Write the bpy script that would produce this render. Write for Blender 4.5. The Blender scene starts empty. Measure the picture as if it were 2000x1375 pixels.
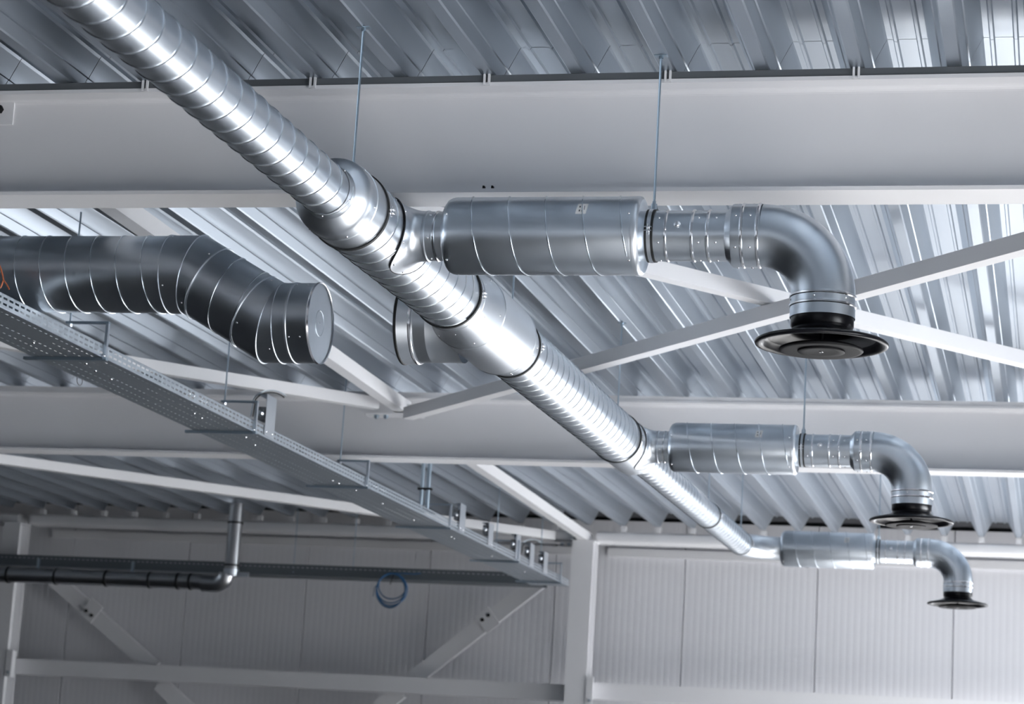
import bpy, math, random
from mathutils import Vector, Matrix
random.seed(7)
S = bpy.context.scene
COL = S.collection
ZO = 1.7                      # eye height: all heights below are written relative to the eye
R_ = math.radians

# ------------------------------------------------------------------ camera
F_PX, YAW, PITCH, ROLL = 4387.0, 0.245706, 0.194224, 0.059898
fw = Vector((-math.sin(YAW) * math.cos(PITCH), math.cos(YAW) * math.cos(PITCH), math.sin(PITCH)))
rt = Vector((math.cos(YAW), math.sin(YAW), 0)); up = rt.cross(fw)
r2 = rt * math.cos(ROLL) + up * math.sin(ROLL); u2 = up * math.cos(ROLL) - rt * math.sin(ROLL)
cd = bpy.data.cameras.new('camera'); cam = bpy.data.objects.new('camera', cd); COL.objects.link(cam)
cam.matrix_world = Matrix(((r2.x, u2.x, -fw.x, 0), (r2.y, u2.y, -fw.y, 0), (r2.z, u2.z, -fw.z, ZO), (0, 0, 0, 1)))
cd.sensor_width = 36; cd.sensor_fit = 'HORIZONTAL'; cd.lens = F_PX / 2000 * 36
cd.clip_start = 0.05; cd.clip_end = 200
cd.dof.use_dof = True; cd.dof.focus_distance = 7.6; cd.dof.aperture_fstop = 5.6
S.camera = cam

# ------------------------------------------------------------------ world, daylight, exposure
S.view_settings.view_transform = 'Standard'; S.view_settings.look = 'None'
S.view_settings.gamma = 1.0; S.view_settings.use_curve_mapping = False
S.view_settings.exposure = 0.0
W = bpy.data.worlds.new('sky'); S.world = W; W.use_nodes = True
bg = W.node_tree.nodes['Background']; bg.inputs[0].default_value = (0.62, 0.75, 0.95, 1); bg.inputs[1].default_value = 0.3

WINDOWS = ((-1.0, 2.9, 3, 1.25), (3.2, 5.9, 48, 1.25), (9.4, 12.4, 66, 1.25), (14.2, 16.7, 3, 2.15), (17.0, 19.4, 38, 2.15))   # from, to, watts per metre, head height
def area(name, loc, target, sx, sy, watts, col, spread=180):
    l = bpy.data.lights.new(name, 'AREA'); l.shape = 'RECTANGLE'; l.size = sx; l.size_y = sy
    l.energy = watts; l.color = col; l.spread = R_(spread)
    o = bpy.data.objects.new(name, l); COL.objects.link(o)
    o.location = (loc[0], loc[1], loc[2] + ZO)
    d = Vector(target) - Vector(loc); o.rotation_euler = d.to_track_quat('-Z', 'Y').to_euler()
    return o
# daylight entering through the long window band of the right wall, and the loading door of the far wall
CW = (0.93, 0.96, 1.0)
for wy0, wy1, wp, wt in WINDOWS:
    wz = (wt - 1.45) / 2
    area('window_daylight', (2.95, (wy0 + wy1) / 2, wz), (0, (wy0 + wy1) / 2, wz), wy1 - wy0, wt + 1.35, wp * (wy1 - wy0), CW, 82 if wy0 == 9.4 else 95)
area('door_daylight', (1.7, 19.9, -0.2), (0.8, 10, -0.9), 2.1, 2.8, 125, (0.95, 0.97, 1.0))
area('rear_fill', (-3.0, -5.95, 0.75), (-3.0, 5, 0.75), 6.6, 2.9, 10, CW, 100)  # added fill lamp behind the camera, for the silencer reflections
sl = bpy.data.lights.new('sun', 'SUN'); sl.energy = 50; sl.angle = R_(2); sl.color = (1.0, 0.985, 0.96)
so_ = bpy.data.objects.new('sun', sl); COL.objects.link(so_); so_.location = (9, 6, 8)
so_.rotation_euler = Vector((-0.78, 0.12, -0.62)).to_track_quat('-Z', 'Y').to_euler()

# ------------------------------------------------------------------ materials
def mat(name, base, rough, metal=0.0, spec=0.5, noise=0.0, nscale=(8, 8, 8), rvar=0.0, bump=0.0, bscale=30.0, bstretch=(1, 1, 1), dist=0.02, coat=0.0):
    m = bpy.data.materials.new(name); m.use_nodes = True
    nt = m.node_tree; b = nt.nodes['Principled BSDF']
    b.inputs['Base Color'].default_value = (*base, 1); b.inputs['Roughness'].default_value = rough
    b.inputs['Metallic'].default_value = metal; b.inputs['Specular IOR Level'].default_value = spec
    if coat: b.inputs['Coat Weight'].default_value = coat; b.inputs['Coat Roughness'].default_value = 0.15
    tc = nt.nodes.new('ShaderNodeTexCoord')
    geo = nt.nodes.new('ShaderNodeNewGeometry')
    if noise or rvar:
        mp = nt.nodes.new('ShaderNodeMapping'); mp.inputs['Scale'].default_value = nscale
        nt.links.new(geo.outputs['Position'], mp.inputs['Vector'])
        n = nt.nodes.new('ShaderNodeTexNoise'); n.inputs['Scale'].default_value = 1.0; n.inputs['Detail'].default_value = 5
        nt.links.new(mp.outputs[0], n.inputs['Vector'])
        if noise:
            mx = nt.nodes.new('ShaderNodeMix'); mx.data_type = 'RGBA'
            mx.inputs['A'].default_value = (*[c * (1 - noise) for c in base], 1)
            mx.inputs['B'].default_value = (*[min(1, c * (1 + noise)) for c in base], 1)
            nt.links.new(n.outputs['Fac'], mx.inputs['Factor']); nt.links.new(mx.outputs['Result'], b.inputs['Base Color'])
        if rvar:
            mr = nt.nodes.new('ShaderNodeMapRange')
            mr.inputs['From Min'].default_value = 0.3; mr.inputs['From Max'].default_value = 0.7
            mr.inputs['To Min'].default_value = rough - rvar; mr.inputs['To Max'].default_value = rough + rvar
            nt.links.new(n.outputs['Fac'], mr.inputs['Value']); nt.links.new(mr.outputs[0], b.inputs['Roughness'])
    if bump:
        mp2 = nt.nodes.new('ShaderNodeMapping'); mp2.inputs['Scale'].default_value = bstretch
        nt.links.new(geo.outputs['Position'], mp2.inputs['Vector'])
        n2 = nt.nodes.new('ShaderNodeTexNoise'); n2.inputs['Scale'].default_value = bscale; n2.inputs['Detail'].default_value = 3
        nt.links.new(mp2.outputs[0], n2.inputs['Vector'])
        bp = nt.nodes.new('ShaderNodeBump'); bp.inputs['Strength'].default_value = bump; bp.inputs['Distance'].default_value = dist
        nt.links.new(n2.outputs['Fac'], bp.inputs['Height']); nt.links.new(bp.outputs[0], b.inputs['Normal'])
    return m
GALV = mat('galvanised_duct', (0.65, 0.70, 0.76), 0.33, 1.0, noise=0.05, nscale=(14, 14, 14), rvar=0.02)
GALV2 = mat('galvanised_bright', (0.70, 0.74, 0.79), 0.36, 1.0, noise=0.04, nscale=(14, 14, 14))
SEAM = mat('seam_ridge', (0.78, 0.82, 0.86), 0.22, 1.0)
DECK = mat('galvanised_deck', (0.46, 0.51, 0.57), 0.38, 1.0, noise=0.07, nscale=(30, 0.5, 30), rvar=0.03, bump=0.05, bscale=2, bstretch=(4, 0.7, 4), dist=0.01)
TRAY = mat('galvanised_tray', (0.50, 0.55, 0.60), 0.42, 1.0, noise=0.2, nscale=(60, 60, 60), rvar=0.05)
ZINC = mat('zinc_rod', (0.45, 0.54, 0.62), 0.35, 1.0)
SCREW = mat('screw_steel', (0.9, 0.9, 0.92), 0.18, 1.0)
WHITE = mat('white_painted_steel', (0.74, 0.74, 0.76), 0.42, 0.0, noise=0.03, nscale=(2, 2, 2))
PANEL = mat('white_wall_panel', (0.70, 0.70, 0.73), 0.40, 0.0, noise=0.03, nscale=(1, 1, 1))
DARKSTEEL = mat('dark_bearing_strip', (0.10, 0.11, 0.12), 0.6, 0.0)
RUBBER = mat('black_rubber', (0.008, 0.009, 0.010), 0.5, 0.0)
BLACK = mat('black_lacquer', (0.006, 0.006, 0.008), 0.28, 0.0, spec=0.25)
BLACK2 = mat('dark_lacquer', (0.007, 0.007, 0.008), 0.5, 0.0, spec=0.12)
HOUSING = mat('grey_socket_housing', (0.16, 0.17, 0.19), 0.5)
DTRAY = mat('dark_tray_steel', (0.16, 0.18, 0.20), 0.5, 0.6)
PAPER = mat('white_sticker', (0.80, 0.80, 0.80), 0.6)
INK = mat('dark_print', (0.05, 0.05, 0.06), 0.6)
BLUE = mat('blue_cable', (0.03, 0.10, 0.22), 0.45)
ORANGE = mat('orange_wire', (0.55, 0.16, 0.07), 0.5)
PIPE = mat('grey_steel_pipe', (0.45, 0.46, 0.48), 0.32, 1.0, noise=0.1)
CONCRETE = mat('concrete_floor', (0.45, 0.45, 0.455), 0.5, 0.0, noise=0.12, nscale=(0.7, 0.7, 0.7))
LOW_BOUNCE = mat('low_bounce_floor', (0.04, 0.042, 0.047), 0.7, 0.0, noise=0.15, nscale=(0.8, 0.8, 0.8))  # unseen floor half, coloured dark to keep bounce light off the left side
PLASTER = mat('grey_hall_wall', (0.05, 0.053, 0.06), 0.6)
FRAME = mat('window_frame_grey', (0.3, 0.31, 0.33), 0.5)
WOOD = mat('pale_scuff', (0.6, 0.55, 0.5), 0.7)

# ------------------------------------------------------------------ mesh helpers
def basis(a):
    a = Vector(a).normalized()
    h = Vector((0, 0, 1)) if abs(a.z) < 0.9 else Vector((0, 1, 0))
    u = a.cross(h).normalized(); v = a.cross(u).normalized()
    return a, u, v

class MB:
    def __init__(s): s.v = []; s.f = []
    def quad_box(s, pts):
        b = len(s.v); s.v += [Vector(p) for p in pts]
        for q in ((0, 3, 2, 1), (4, 5, 6, 7), (0, 1, 5, 4), (1, 2, 6, 5), (2, 3, 7, 6), (3, 0, 4, 7)): s.f.append([b + i for i in q])
        return s
    def box(s, p0, p1):
        (x0, y0, z0), (x1, y1, z1) = p0, p1
        return s.quad_box([(x0, y0, z0), (x1, y0, z0), (x1, y1, z0), (x0, y1, z0), (x0, y0, z1), (x1, y0, z1), (x1, y1, z1), (x0, y1, z1)])
    def bar(s, a, b, w, h, upv=(0, 0, 1)):
        a = Vector(a); b = Vector(b); d = (b - a).normalized(); sd = d.cross(Vector(upv)).normalized(); u = sd.cross(d)
        c = []
        for p in (a, b):
            c.append([p - sd * w / 2 - u * h / 2, p + sd * w / 2 - u * h / 2, p + sd * w / 2 + u * h / 2, p - sd * w / 2 + u * h / 2])
        return s.quad_box(c[0] + c[1])
    def lathe(s, p, a, prof, seg=48, cap0=False, cap1=False):
        a, u, v = basis(a); p = Vector(p); b = len(s.v)
        for t, r in prof:
            for k in range(seg):
                th = 2 * math.pi * k / seg
                s.v.append(p + a * t + (u * math.cos(th) + v * math.sin(th)) * r)
        n = len(prof)
        for i in range(n - 1):
            for k in range(seg):
                k2 = (k + 1) % seg
                s.f.append([b + i * seg + k, b + i * seg + k2, b + (i + 1) * seg + k2, b + (i + 1) * seg + k])
        if cap0: s.f.append([b + k for k in range(seg)][::-1])
        if cap1: s.f.append([b + (n - 1) * seg + k for k in range(seg)])
        return s
    def tube(s, a, b, r, seg=12):
        a = Vector(a); b = Vector(b)
        return s.lathe(a, b - a, [(0, r), ((b - a).length, r)], seg, True, True)
    def sweep(s, path, r, seg=10, closed=False):
        path = [Vector(p) for p in path]; n = len(path); b = len(s.v)
        nrm = None
        for i, p in enumerate(path):
            d = (path[(i + 1) % n] - path[i - 1]) if closed else (path[min(i + 1, n - 1)] - path[max(i - 1, 0)])
            d.normalize()
            if nrm is None: _, nrm, _ = basis(d)
            nrm = (nrm - d * nrm.dot(d)).normalized(); w = d.cross(nrm)
            rr = r[i] if isinstance(r, (list, tuple)) else r
            for k in range(seg):
                th = 2 * math.pi * k / seg; s.v.append(p + (nrm * math.cos(th) + w * math.sin(th)) * rr)
        m = n if closed else n - 1
        for i in range(m):
            j = (i + 1) % n
            for k in range(seg):
                k2 = (k + 1) % seg
                s.f.append([b + i * seg + k, b + i * seg + k2, b + j * seg + k2, b + j * seg + k])
        if not closed:
            s.f.append([b + k for k in range(seg)][::-1]); s.f.append([b + (n - 1) * seg + k for k in range(seg)])
        return s
    def helix(s, p, a, r, t0, t1, pitch, w=0.006, h=0.003, hand=1, phase=0.0, seg=44):
        a, u, v = basis(a); p = Vector(p); b = len(s.v); n = int((t1 - t0) / pitch * seg) + 1
        cs = ((-w / 2, -0.0008), (-w / 4, h), (w / 4, h), (w / 2, -0.0008))
        for i in range(n + 1):
            t = t0 + (t1 - t0) * i / n; th = hand * 2 * math.pi * (t - t0) / pitch + phase
            rad = u * math.cos(th) + v * math.sin(th)
            for dt, dr in cs: s.v.append(p + a * min(max(t + dt, t0), t1) + rad * (r + dr))
        for i in range(n):
            for k in range(3):
                q = b + i * 4 + k; s.f.append([q, q + 1, q + 5, q + 4])
        return s
    def build(s, name, m, parent=None, origin=None, smooth=True, ang=32):
        if origin is None:
            xs = [q.x for q in s.v]; ys = [q.y for q in s.v]; zs = [q.z for q in s.v]
            origin = Vector(((min(xs) + max(xs)) / 2, (min(ys) + max(ys)) / 2, min(zs)))
        origin = Vector(origin)
        me = bpy.data.meshes.new(name)
        me.from_pydata([tuple(q - origin) for q in s.v], [], s.f)
        me.materials.append(m); me.update()
        if smooth:
            me.shade_smooth(); me.set_sharp_from_angle(angle=R_(ang))
        o = bpy.data.objects.new(name, me); COL.objects.link(o)
        w = origin + Vector((0, 0, ZO))
        if parent is not None:
            o.parent = parent; o.location = w - wpos(parent)
        else:
            o.location = w
        return o
def wpos(o):
    p = o.location.copy()
    while o.parent: o = o.parent; p = p + o.location
    return p
def tag(o, label, cat, group=None):
    o['label'] = label; o['category'] = cat
    if group: o['group'] = group
    return o
def struct(o): o['kind'] = 'structure'; return o
def thing(name, loc, label, cat, group=None):
    o = bpy.data.objects.new(name, None); COL.objects.link(o); o.empty_display_size = 0.1
    o.location = (loc[0], loc[1], loc[2] + ZO)
    return tag(o, label, cat, group)
KIDS = {}
def copy_tree(o, off=(0, 0, 0), label=None, parent=None):
    c = o.copy(); COL.objects.link(c)
    if parent is not None: c.parent = parent
    else: c.location = o.location + Vector(off)
    if label: c['label'] = label
    for ch in [q for q in list(S.objects) if q.parent == o]: copy_tree(ch, (0, 0, 0), None, c)
    return c
def inst(src, loc, parent, rot=None):                       # another piece sharing the mesh of src
    c = src.copy(); COL.objects.link(c); c.parent = parent
    c.location = Vector((loc[0], loc[1], loc[2] + ZO)) - wpos(parent)
    if rot is not None: c.rotation_euler = rot
    return c
SCREW_MESH = None
def screw(parent, p, n, sc=1.0):
    global SCREW_MESH
    if SCREW_MESH is None:
        mb = MB(); mb.lathe((0, 0, -0.001), (0, 0, 1), [(0, 0.0055), (0.0012, 0.0055), (0.0035, 0.0040), (0.0045, 0.0012)], 8, True, True)
        me = bpy.data.meshes.new('screw'); me.from_pydata([tuple(q) for q in mb.v], [], mb.f); me.materials.append(SCREW); me.shade_smooth(); SCREW_MESH = me
    o = bpy.data.objects.new('screw', SCREW_MESH); COL.objects.link(o); o.parent = parent
    o.location = Vector((p[0], p[1], p[2] + ZO)) - wpos(parent)
    o.rotation_euler = Vector(n).to_track_quat('Z', 'Y').to_euler(); o.scale = (sc * 0.72,) * 3
    return o
def ring_screws(parent, p, a, r, n, ph=0.0, sc=1.0):
    a, u, v = basis(a); p = Vector(p)
    for k in range(n):
        th = ph + 2 * math.pi * k / n; d = u * math.cos(th) + v * math.sin(th); screw(parent, p + d * r, d, sc)

# ------------------------------------------------------------------ setting: floor, walls, deck ceiling
FZ = -1.7
struct(MB().box((-2.7, -6.2, FZ - 0.15), (3.4, 20.5, FZ)).build('floor', CONCRETE, smooth=False))
struct(MB().box((-14.2, -6.2, FZ - 0.15), (-2.7, 20.5, FZ)).build('floor', LOW_BOUNCE, smooth=False))
struct(MB().box((-14.2, -6.2, FZ), (-14.0, 20.5, 2.6)).build('wall_left', PLASTER, smooth=False))
wq = MB(); wq.box((-14.0, -6.2, FZ), (-6.3, -6.0, 2.6)); wq.box((0.3, -6.2, FZ), (3.4, -6.0, 2.6)); wq.box((-6.3, -6.2, FZ), (0.3, -6.0, -0.7)); wq.box((-6.3, -6.2, 2.2), (0.3, -6.0, 2.6))  # opening made up for the fill lamp behind the camera
struct(wq.build('wall_front', PLASTER, smooth=False))
wr = MB()
wr.box((3.0, -6.0, FZ), (3.3, 20.5, -1.45))
ye = -6.0
for wy0, wy1, wp, wt in WINDOWS:
    wr.box((3.0, ye, -1.45), (3.3, wy0, 2.6)); wr.box((3.0, wy0, wt), (3.3, wy1, 2.6)); ye = wy1
wr.box((3.0, ye, -1.45), (3.3, 20.5, 2.6))
struct(wr.build('wall_right', PLASTER, smooth=False))
for i, (wy0, wy1, wp, wt) in enumerate(WINDOWS):
    wf = MB()
    for k in range(4): yy = wy0 + (wy1 - wy0) * k / 3; wf.box((3.05, yy - 0.035, -1.45), (3.2, yy + 0.035, wt))
    wf.box((3.05, wy0, -1.45), (3.2, wy1, -1.38)); wf.box((3.05, wy0, wt - 0.07), (3.2, wy1, wt))
    struct(wf.build('window_%d' % (i + 1), FRAME, smooth=False))
WY = 20.0
wb = struct(MB().box((-14.0, WY + 0.11, FZ), (0.6, WY + 0.25, 2.6)).build('wall_back', PLASTER, smooth=False))
wd = MB(); wd.box((0.6, WY, 1.3), (3.4, WY + 0.25, 2.6)); wd.box((2.8, WY, FZ), (3.4, WY + 0.25, 1.3))
struct(wd.build('wall_back', PLASTER, smooth=False))
# profiled wall panels, 1.19 m wide, fine vertical micro ribs
def panel_mesh():
    w = 1.186; n = 20; pts = [(0.0, 0.014), (0.006, 0.0)]
    step = (w - 0.008) / n
    for k in range(n):
        x = 0.004 + k * step
        pts += [(x + step * 0.18, 0.0), (x + step * 0.42, 0.0007), (x + step * 0.58, 0.0007), (x + step * 0.82, 0.0)]
    pts += [(w - 0.006, 0.0), (w, 0.014)]
    return pts
pp = panel_mesh(); first = None
PX0 = -13.0
for k in range(12):
    x0 = -0.9126 - 1.19 * 10 + 1.19 * k
    if x0 + 1.19 > 0.7: break
    if first is None:
        mb = MB(); b = 0
        for x, d in pp: mb.v.append(Vector((x0 + 0.002 + x, WY + d, FZ)))
        for x, d in pp: mb.v.append(Vector((x0 + 0.002 + x, WY + d, 2.50)))
        n = len(pp)
        for i in range(n - 1): mb.f.append([i, i + 1, n + i + 1, n + i])
        mb.box((x0 + 0.002, WY + 0.012, FZ), (x0 + 1.188, WY + 0.10, 2.50))
        first = mb.build('wall_panel', PANEL, wb, origin=(x0, WY, FZ), smooth=False)
    else:
        inst(first, (x0, WY, FZ), wb)

# trapezoidal deck: one sheet per rib pitch and bay
PITCHX, DZ, DH = 0.311, 2.39, 0.125
prof = [(0, 0), (0.021, 0), (0.026, 0.005), (0.044, 0.043), (0.049, 0.045), (0.052, 0.052), (0.084, 0.116), (0.090, DH), (0.108, DH), (0.113, DH - 0.008), (0.122, DH - 0.008), (0.127, DH), (PITCHX / 2, DH)]
prof = prof + [(PITCHX - x, z) for x, z in prof[-2::-1]]
ceil = struct(MB().box((-14.2, -6.2, DZ + DH + 0.02), (3.4, 20.5, DZ + DH + 0.2)).build('ceiling', PLASTER, smooth=False))
XR0 = -0.668 - PITCHX * 42
bays = ((-6.0, 1.05), (1.05, 7.14), (7.14, 13.16), (13.16, 19.48))
for bi, (ya, yb) in enumerate(bays):
    src = None
    lo, hi = (0, 64) if bi == 0 else (0, 64)
    if bi == 0: continue
    for k in range(lo, hi):
        x0 = XR0 + PITCHX * k
        if x0 > 2.9: break
        if src is None:
            mb = MB(); n = len(prof)
            for yy in (ya + 0.002, yb - 0.002):
                for x, z in prof: mb.v.append(Vector((x0 + x, yy, DZ + z)))
            for yy in (ya + 0.002, yb - 0.002):
                for x, z in prof: mb.v.append(Vector((x0 + x, yy, DZ + z + 0.0015)))
            for i in range(n - 1):
                mb.f.append([i, i + 1, n + i + 1, n + i]); mb.f.append([2 * n + i, 3 * n + i, 3 * n + i + 1, 2 * n + i + 1])
            src = mb.build('deck_sheet', DECK, ceil, origin=(x0, ya, DZ), smooth=False)
        else: inst(src, (x0, ya, DZ), ceil)
mb = MB().box((-14.2, -6.2, DZ), (3.4, 1.05, DZ + 0.02)); mb.build('rear_deck', DECK, ceil, smooth=False)

# ------------------------------------------------------------------ roof beams
def beam(y, label, clips=None, strip=None):
    x0, x1, zb, zt = -13.9, 2.95, 1.976, 2.363
    t = thing('roof_beam', ((x0 + x1) / 2, y + 0.09, zb), label, 'beam', 'white roof beams')
    yc = y + 0.09
    MB().box((x0, y, zb), (x1, y + 0.18, zb + 0.0135)).build('lower_flange', WHITE, t, smooth=False)
    MB().box((x0, y, zt - 0.0135), (x1, y + 0.18, zt)).build('upper_flange', WHITE, t, smooth=False)
    w = MB(); w.box((x0, yc - 0.0045, zb + 0.0135), (x1, yc + 0.0045, zt - 0.0135))
    for sg in (-1, 1):                                     # rolled fillets at web and flange
        for zz, dz in ((zb + 0.0135, 1), (zt - 0.0135, -1)):
            pts = []
            for k in range(6):
                th = math.pi / 2 * k / 5; pts.append((yc + sg * (0.0045 + 0.02 * (1 - math.sin(th))), zz + dz * 0.02 * (1 - math.cos(th))))
            b = len(w.v)
            for xx in (x0, x1):
                for yy, z2 in pts: w.v.append(Vector((xx, yy, z2)))
            for k in range(5): w.f.append([b + k, b + k + 1, b + 7 + k, b + 6 + k])
    w.build('web', WHITE, t, smooth=False)
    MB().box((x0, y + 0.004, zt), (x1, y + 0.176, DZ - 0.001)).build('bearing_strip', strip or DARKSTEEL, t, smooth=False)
    if clips:
        src = None
        for X in clips:
            if src is None:
                c = MB()
                for dx in (-0.008, 0.008):
                    c.box((X + dx - 0.0035, y - 0.008, zt - 0.012), (X + dx + 0.0035, y + 0.002, DZ + 0.010))
                    c.box((X + dx - 0.002, y - 0.006, DZ + 0.008), (X + dx + 0.002, y + 0.0, DZ + 0.028))
                c.box((X - 0.011, y - 0.005, zt - 0.012), (X + 0.011, y + 0.001, zt - 0.004))
                src = c.build('fixing_clip', WHITE, t, origin=(X, y, zt), smooth=False)
            else: inst(src, (X, y, zt), t)
    return t
CL = [-0.668 - 0.622 * k for k in range(-1, 9)]
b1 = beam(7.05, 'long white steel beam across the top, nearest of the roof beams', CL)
b2 = beam(13.06, 'white steel roof beam further back, behind the second silencer', None, WHITE)
pl = MB(); pl.box((-3.80, 7.128, 2.262), (-3.694, 7.1355, 2.357)); po = pl.build('splice_plate', WHITE, b1, smooth=False)
MB().lathe((-3.748, 7.128, 2.318), (0, -1, 0), [(0, 0.016), (0.012, 0.016), (0.016, 0.010)], 6, True, True).build('bolt', BLACK2, po, smooth=False)
for X in (-1.905, -1.875):
    MB().box((X, 7.052, 1.9895), (X + 0.006, 7.07, 2.0)).build('paint_mark', BLACK2, b1, smooth=False)

# ------------------------------------------------------------------ bracing and struts
def tube_bar(name, a, b, w, h, label, cat, group, m=WHITE):
    o = MB().bar(a, b, w, h).build(name, m, smooth=False); return tag(o, label, cat, group)
G = 'white roof bracing'
tube_bar('brace', (-3.52, 7.24, 2.282), (1.19, 12.98, 2.282), 0.07, 0.07, 'white bracing bar sloping down to the right behind the near black diffuser', 'brace', G)
tube_bar('brace', (-3.82, 12.77, 2.205), (1.10, 7.24, 2.205), 0.07, 0.07, 'grey shaded bracing bar rising to the right behind the near elbow', 'brace', G)
tube_bar('brace', (-9.36, 7.24, 2.282), (-4.06, 12.88, 2.282), 0.07, 0.07, 'white bracing bar behind the capped duct, meeting the strut at the second beam', 'brace', G)
tube_bar('brace', (-9.97, 13.32, 2.282), (-4.40, 19.46, 2.282), 0.075, 0.075, 'long white bracing bar above the grey drain pipe in the far bay', 'brace', G)
tube_bar('strut', (-3.77, 7.20, 2.285), (-3.93, 13.05, 2.285), 0.075, 0.08, 'white square strut passing behind the capped duct', 'strut', 'white roof struts')
tube_bar('strut', (-3.98, 13.27, 2.285), (-4.12, 19.62, 2.285), 0.075, 0.08, 'white square strut ending at the top of the far column', 'strut', 'white roof struts')
def gusset(x, y, z, label):
    t = thing('gusset_plate', (x, y, z), label, 'bracket', 'bracing gusset plates')
    MB().box((x - 0.2, y - 0.13, z), (x + 0.15, y, z + 0.010)).build('plate', WHITE, t, smooth=False)
    MB().box((x + 0.02, y - 0.1, z + 0.01), (x + 0.13, y - 0.09, z + 0.07)).build('stiffener', WHITE, t, smooth=False)
    for dx in (-0.13, -0.07): MB().lathe((x + dx, y - 0.09, z - 0.022), (0, 0, 1), [(0, 0.009), (0.01, 0.016), (0.022, 0.016)], 6, True, True).build('bolt', ZINC, t, smooth=False)
    return t
gusset(-3.95, 13.055, 2.226, 'small bolted white gusset plate on the second roof beam')
gusset(-4.2, 19.62, 2.226, 'bolted gusset plate at the head of the far column')

# ------------------------------------------------------------------ far wall steelwork
EY = 19.52
RAILS = []
for xa, xb, lab in ((-13.5, -9.62, 'far eaves rail left of the left column'), (-9.50, -4.22, 'dim grey eaves rail on the shaded left part of the far wall'), (-4.02, 0.9, 'pale eaves rail above the bright wall panels at the right')):
    m = MB(); n = 9; b = 0
    pr_ = [(EY + 0.2, 2.34), (EY + 0.02, 2.34), (EY + 0.004, 2.332), (EY, 2.318), (EY, 2.27), (EY + 0.006, 2.252), (EY + 0.02, 2.243), (EY + 0.2, 2.243)]
    for xx in (xa, xb):
        for yy, zz in pr_: m.v.append(Vector((xx, yy, zz)))
    k = len(pr_)
    for i in range(k): j = (i + 1) % k; m.f.append([i, j, k + j, k + i])
    m.f.append(list(range(k))); m.f.append(list(range(k, 2 * k))[::-1])
    RAILS.append(tag(m.build('eaves_rail', WHITE, ang=60), lab, 'rail', 'eaves rails'))
for xa, xb, lab in ((-9.47, -4.22, 'dim flashing strip under the left eaves rail'), (-4.0, 0.59, 'thin flashing strip under the right eaves rail')):
    tag(MB().box((xa, WY - 0.03, 2.17), (xb, WY - 0.001, 2.245)).build('flashing', WHITE, smooth=False), lab, 'flashing', 'wall head flashings')
seat = None
for k in range(8, 46):
    x = XR0 + PITCHX * k
    if x < -9.4 or x > 0.4 or -4.24 < x < -4.0: continue
    par = RAILS[2] if x > -4.1 else RAILS[1]
    if seat is None:
        st = MB(); st.box((x - 0.022, EY - 0.01, 2.340), (x + 0.022, EY - 0.004, DZ)); st.box((x - 0.022, EY - 0.004, 2.340), (x - 0.017, EY + 0.05, DZ)); st.box((x + 0.017, EY - 0.004, 2.340), (x + 0.022, EY + 0.05, DZ))
        seat = st.build('rib_support', WHITE, par, origin=(x, EY, 2.340), smooth=False)
    else: inst(seat, (x, EY, 2.340), par)
def column(x0, x1, y0, y1, label):
    t = thing('column', ((x0 + x1) / 2, (y0 + y1) / 2, FZ), label, 'column', 'white wall columns')
    MB().box((x0, y0, FZ), (x1, y0 + 0.014, 2.235)).build('front_flange', WHITE, t, smooth=False)
    MB().box((x0, y1 - 0.014, FZ), (x1, y1, 2.235)).build('rear_flange', WHITE, t, smooth=False)
    MB().box(((x0 + x1) / 2 - 0.005, y0 + 0.014, FZ), ((x0 + x1) / 2 + 0.005, y1 - 0.014, 2.235)).build('web', WHITE, t, smooth=False)
    MB().box((x0 - 0.01, y0 - 0.004, 2.235), (x1 + 0.01, y1, 2.243)).build('cap_plate', WHITE, t, smooth=False)
    return t
column(-4.21, -4.02, 19.40, 19.62, 'white steel column where the cable tray ends')
column(-9.70, -9.535, 19.40, 19.62, 'dark shaded steel column at the left edge')
GZ0, GZ1 = 0.80, 0.945
for xa, xb, dz, lab in ((-9.53, -4.215, 0.035, 'long grey horizontal rail low on the shaded wall'), (-4.015, 0.55, 0.065, 'white horizontal rail low on the bright right wall')):
    m = MB(); m.box((xa, 19.58, GZ0 + dz), (xb, 19.70, GZ1 + dz)); tag(m.build('wall_rail', WHITE, smooth=False), lab, 'rail', 'horizontal wall rails')
for x, lab in ((-9.535, 'small bolted cleat plate on the left column'), (-4.018, 'small cleat plate on the right side of the far column')):
    t = thing('cleat', (x, 19.5, 0.8), lab, 'bracket', 'rail cleats')
    MB().box((x, 19.41, 0.80), (x + 0.012, 19.57, 1.05)).build('plate', WHITE, t, smooth=False)
    MB().box((x, 19.39, 0.80), (x + 0.06, 19.405, 1.05)).build('lug', WHITE, t, smooth=False)
    MB().lathe((x + 0.035, 19.39, 0.84), (0, -1, 0), [(0, 0.012), (0.012, 0.012)], 6, True, True).build('bolt', ZINC, t, smooth=False)
G = 'diagonal wall bracing'
def wbrace(a, b, lab, clip=None, cl=None):
    tube_bar('wall_brace', a, b, 0.06, 0.145, lab, 'brace', G)
    if clip:
        d = (Vector(b) - Vector(a)).normalized(); p = Vector(clip); n = Vector((0, -1, 0)); sd = d.cross(n)
        t = thing('brace_clip', clip, cl, 'bracket', 'brace clips')
        m = MB(); m.bar(p - d * 0.075 + n * 0.01, p + d * 0.075 + n * 0.01, 0.012, 0.19, upv=sd); m.build('plate', WHITE, t, smooth=False)
        for q in (-0.035, 0.035): MB().lathe(p + d * q + n * 0.012 + sd * 0.03, n, [(0, 0.017), (0.02, 0.017), (0.03, 0.008)], 6, True, True).build('bolt', BLACK2, t, smooth=False)
wbrace((-9.30, 19.76, 1.75), (-8.20, 19.76, 0.955), 'grey diagonal brace falling right below the drain pipe', (-8.87, 19.72, 1.465), 'bolted clip on the left diagonal wall brace')
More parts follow.
